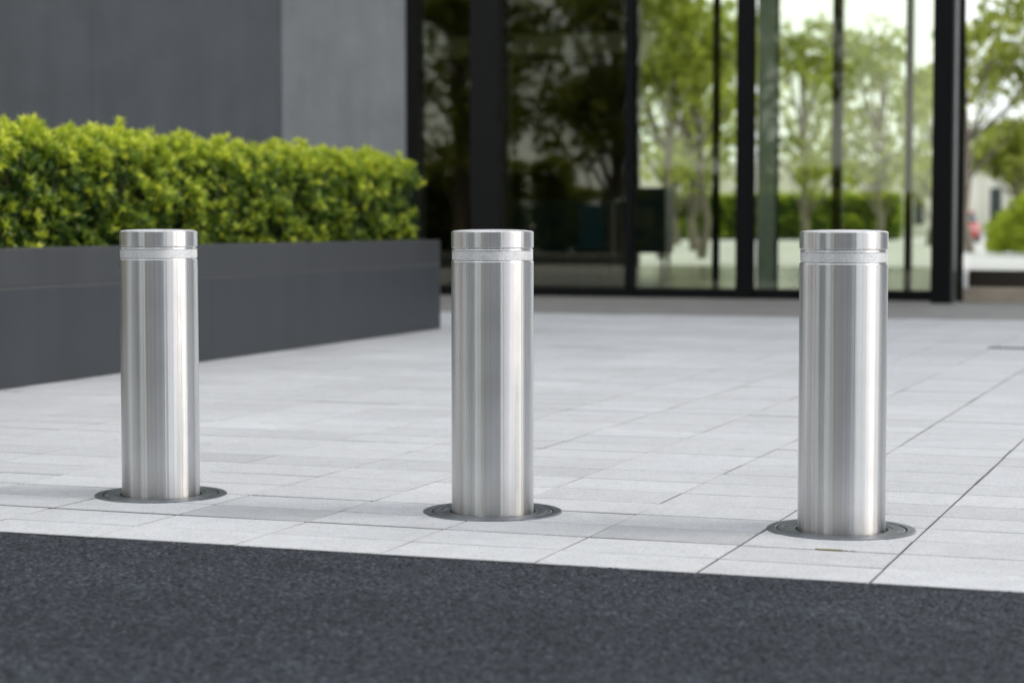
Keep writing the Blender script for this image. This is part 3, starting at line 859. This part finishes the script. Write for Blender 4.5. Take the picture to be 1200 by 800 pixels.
block('brown_building', 'brown office block across the street beside a tree', -9, 2.5, -32, -20, 12, M['brick'], 1, 3, 6, 0.5, pier=0.7)
block('added_left_block', 'unseen brown block added far left to darken the bollard reflections', -46, -30, -6, 12, 14, M['brick'], -1, 4, 5, 0.5, pier=0.6)  # unseen block, added to darken the left edges of the bollards
block('added_right_block', 'unseen dark grey block added at right to darken the bollard reflections', 7, 20, 18, 40, 14, M['wall_dark'], -1, 4, 5, 0.6)  # unseen block, added to darken the right edges of the bollards
ts = make_tree('street_tree', 9.5, 3.2, 3.0, 30, 3800, 0.24, M['tree'], 41, 0.2)
for k, (x, y, rz, s, lab) in enumerate([(-25.5, -11.5, 0.2, 1.0, 'street tree across the road at the far left end of the row'), (-21.2, -9.4, 2.2, .92, 'street tree across the road facing the pale wall'),
                                       (-16.9, -10.6, 4.1, 1.05, 'street tree across the road facing the dark lobby pane'), (-12.6, -9.4, 5.3, .95, 'street tree across the road facing the pane beside the cabinet'),
                                       (-5.5, -9.8, 3.3, .9, 'street tree across the road before the brown block'), (8.0, -9.6, 1.2, 1.0, 'street tree across the road before the blue grey block')]):
    o = ts if k == 0 else copy_tree(ts)
    o.location = (x, y, -0.02); o.rotation_euler.z = rz; o.scale = (s, s, s)
    tag(o, lab, 'tree', 'street trees across the road')

for k, (xa, ln, hh, lab) in enumerate([(-19.6, 1.0, 2.7, 'short hedge added across the road between two reflected gaps'), (-21.1, 16.0, 2.7, 'long hedge added across the road to darken reflections at the far left'), (-11.0, 6.6, 2.3, 'hedge added across the road nearest the brown block to darken reflections'), (-17.68, 1.84, 1.75, 'low hedge added across the road to darken the gap between taller ones')]):  # unseen hedges, added to darken what the lobby glass reflects
    sh_ = empty('added_hedge', (xa, -14, -0.01), -math.pi / 2 + math.pi); tag(sh_, lab, 'hedge', 'hedges added across the road for reflections')
    sh_.rotation_euler.z = math.pi / 2
    sh_.location.x = xa - ln if k else xa - ln
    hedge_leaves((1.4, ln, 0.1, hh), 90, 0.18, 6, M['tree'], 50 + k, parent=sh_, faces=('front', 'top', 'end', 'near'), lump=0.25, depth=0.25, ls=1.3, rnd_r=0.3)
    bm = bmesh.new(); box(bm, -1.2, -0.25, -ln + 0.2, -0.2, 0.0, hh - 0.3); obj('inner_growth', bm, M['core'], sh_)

# ------------------------------------------------------------------ light and sky
SUN_EL, SUN_AZ = R(37), R(13)          # azimuth measured from +X towards +Y
w = bpy.data.worlds.new('World'); sc.world = w; w.use_nodes = True
nt = w.node_tree; nt.nodes.clear()
out = nt.nodes.new('ShaderNodeOutputWorld'); bg = nt.nodes.new('ShaderNodeBackground')
sky = nt.nodes.new('ShaderNodeTexSky'); sky.sky_type = 'NISHITA'; sky.sun_disc = False
sky.sun_elevation = SUN_EL; sky.sun_rotation = math.pi / 2 - SUN_AZ
sky.air_density = 1.0; sky.dust_density = 3.5; sky.ozone_density = 1.0
tc = nt.nodes.new('ShaderNodeTexCoord'); mp = nt.nodes.new('ShaderNodeMapping'); mp.inputs['Scale'].default_value = (1, 1, 2.2)
cl = nt.nodes.new('ShaderNodeTexNoise'); cl.inputs['Scale'].default_value = 1.7; cl.inputs['Detail'].default_value = 7; cl.inputs['Roughness'].default_value = 0.55
rp = nt.nodes.new('ShaderNodeValToRGB'); rp.color_ramp.elements[0].position = 0.38; rp.color_ramp.elements[1].position = 0.58
cc = nt.nodes.new('ShaderNodeValToRGB'); cc.color_ramp.elements[0].position = 0.3; cc.color_ramp.elements[1].position = 0.7
cc.color_ramp.elements[0].color = (9.0, 9.5, 10.2, 1); cc.color_ramp.elements[1].color = (14.0, 14.0, 13.8, 1)
mx = nt.nodes.new('ShaderNodeMix'); mx.data_type = 'RGBA'
L_ = nt.links.new
L_(tc.outputs['Generated'], mp.inputs['Vector']); L_(mp.outputs[0], cl.inputs['Vector']); L_(cl.outputs['Fac'], rp.inputs['Fac'])
L_(cl.outputs['Fac'], cc.inputs['Fac'])
sx = nt.nodes.new('ShaderNodeSeparateXYZ'); L_(tc.outputs['Generated'], sx.inputs[0])       # cloud cover thickens towards the horizon
hz = nt.nodes.new('ShaderNodeMapRange'); hz.inputs['From Min'].default_value = 0.0; hz.inputs['From Max'].default_value = 0.42
hz.inputs['To Min'].default_value = 0.75; hz.inputs['To Max'].default_value = 0.0; L_(sx.outputs['Z'], hz.inputs['Value'])
ad = nt.nodes.new('ShaderNodeMath'); ad.operation = 'ADD'; ad.use_clamp = True
L_(rp.outputs['Color'], ad.inputs[0]); L_(hz.outputs[0], ad.inputs[1])
L_(ad.outputs[0], mx.inputs[0]); L_(sky.outputs[0], mx.inputs[6]); L_(cc.outputs['Color'], mx.inputs[7])
L_(mx.outputs[2], bg.inputs['Color']); bg.inputs['Strength'].default_value = 0.130
L_(bg.outputs[0], out.inputs['Surface'])

sd = bpy.data.lights.new('sun', 'SUN'); sd.energy = 1.2; sd.angle = R(25); sd.color = (1.0, 0.965, 0.91)
so = bpy.data.objects.new('sun', sd); col.objects.link(so)
dirv = Vector((math.cos(SUN_EL) * math.cos(SUN_AZ), math.cos(SUN_EL) * math.sin(SUN_AZ), math.sin(SUN_EL)))
so.rotation_euler = dirv.to_track_quat('Z', 'Y').to_euler(); so.location = (6, 0, 12)

# ------------------------------------------------------------------ camera
yaw, pitch = R(19.9), math.atan(136 / 2400)
d = Vector((-math.sin(yaw) * math.cos(pitch), math.cos(yaw) * math.cos(pitch), -math.sin(pitch)))
cd = bpy.data.cameras.new('camera'); cam = bpy.data.objects.new('camera', cd); col.objects.link(cam)
cam.location = (0, 0, 0.813); cam.rotation_euler = d.to_track_quat('-Z', 'Y').to_euler()
cd.sensor_width = 36; cd.lens = 72; cd.clip_start = 0.05; cd.clip_end = 3000
cd.dof.use_dof = True; cd.dof.focus_distance = 5.95; cd.dof.aperture_fstop = 2.75
sc.camera = cam

sc.render.engine = 'CYCLES'
sc.cycles.use_denoising = True
sc.cycles.max_bounces = 8; sc.cycles.transparent_max_bounces = 24
sc.cycles.sample_clamp_indirect = 8
sc.view_settings.view_transform = 'Standard'; sc.view_settings.look = 'None'
sc.view_settings.exposure = 0.05; sc.view_settings.gamma = 1.0
sc.view_settings.use_curve_mapping = False
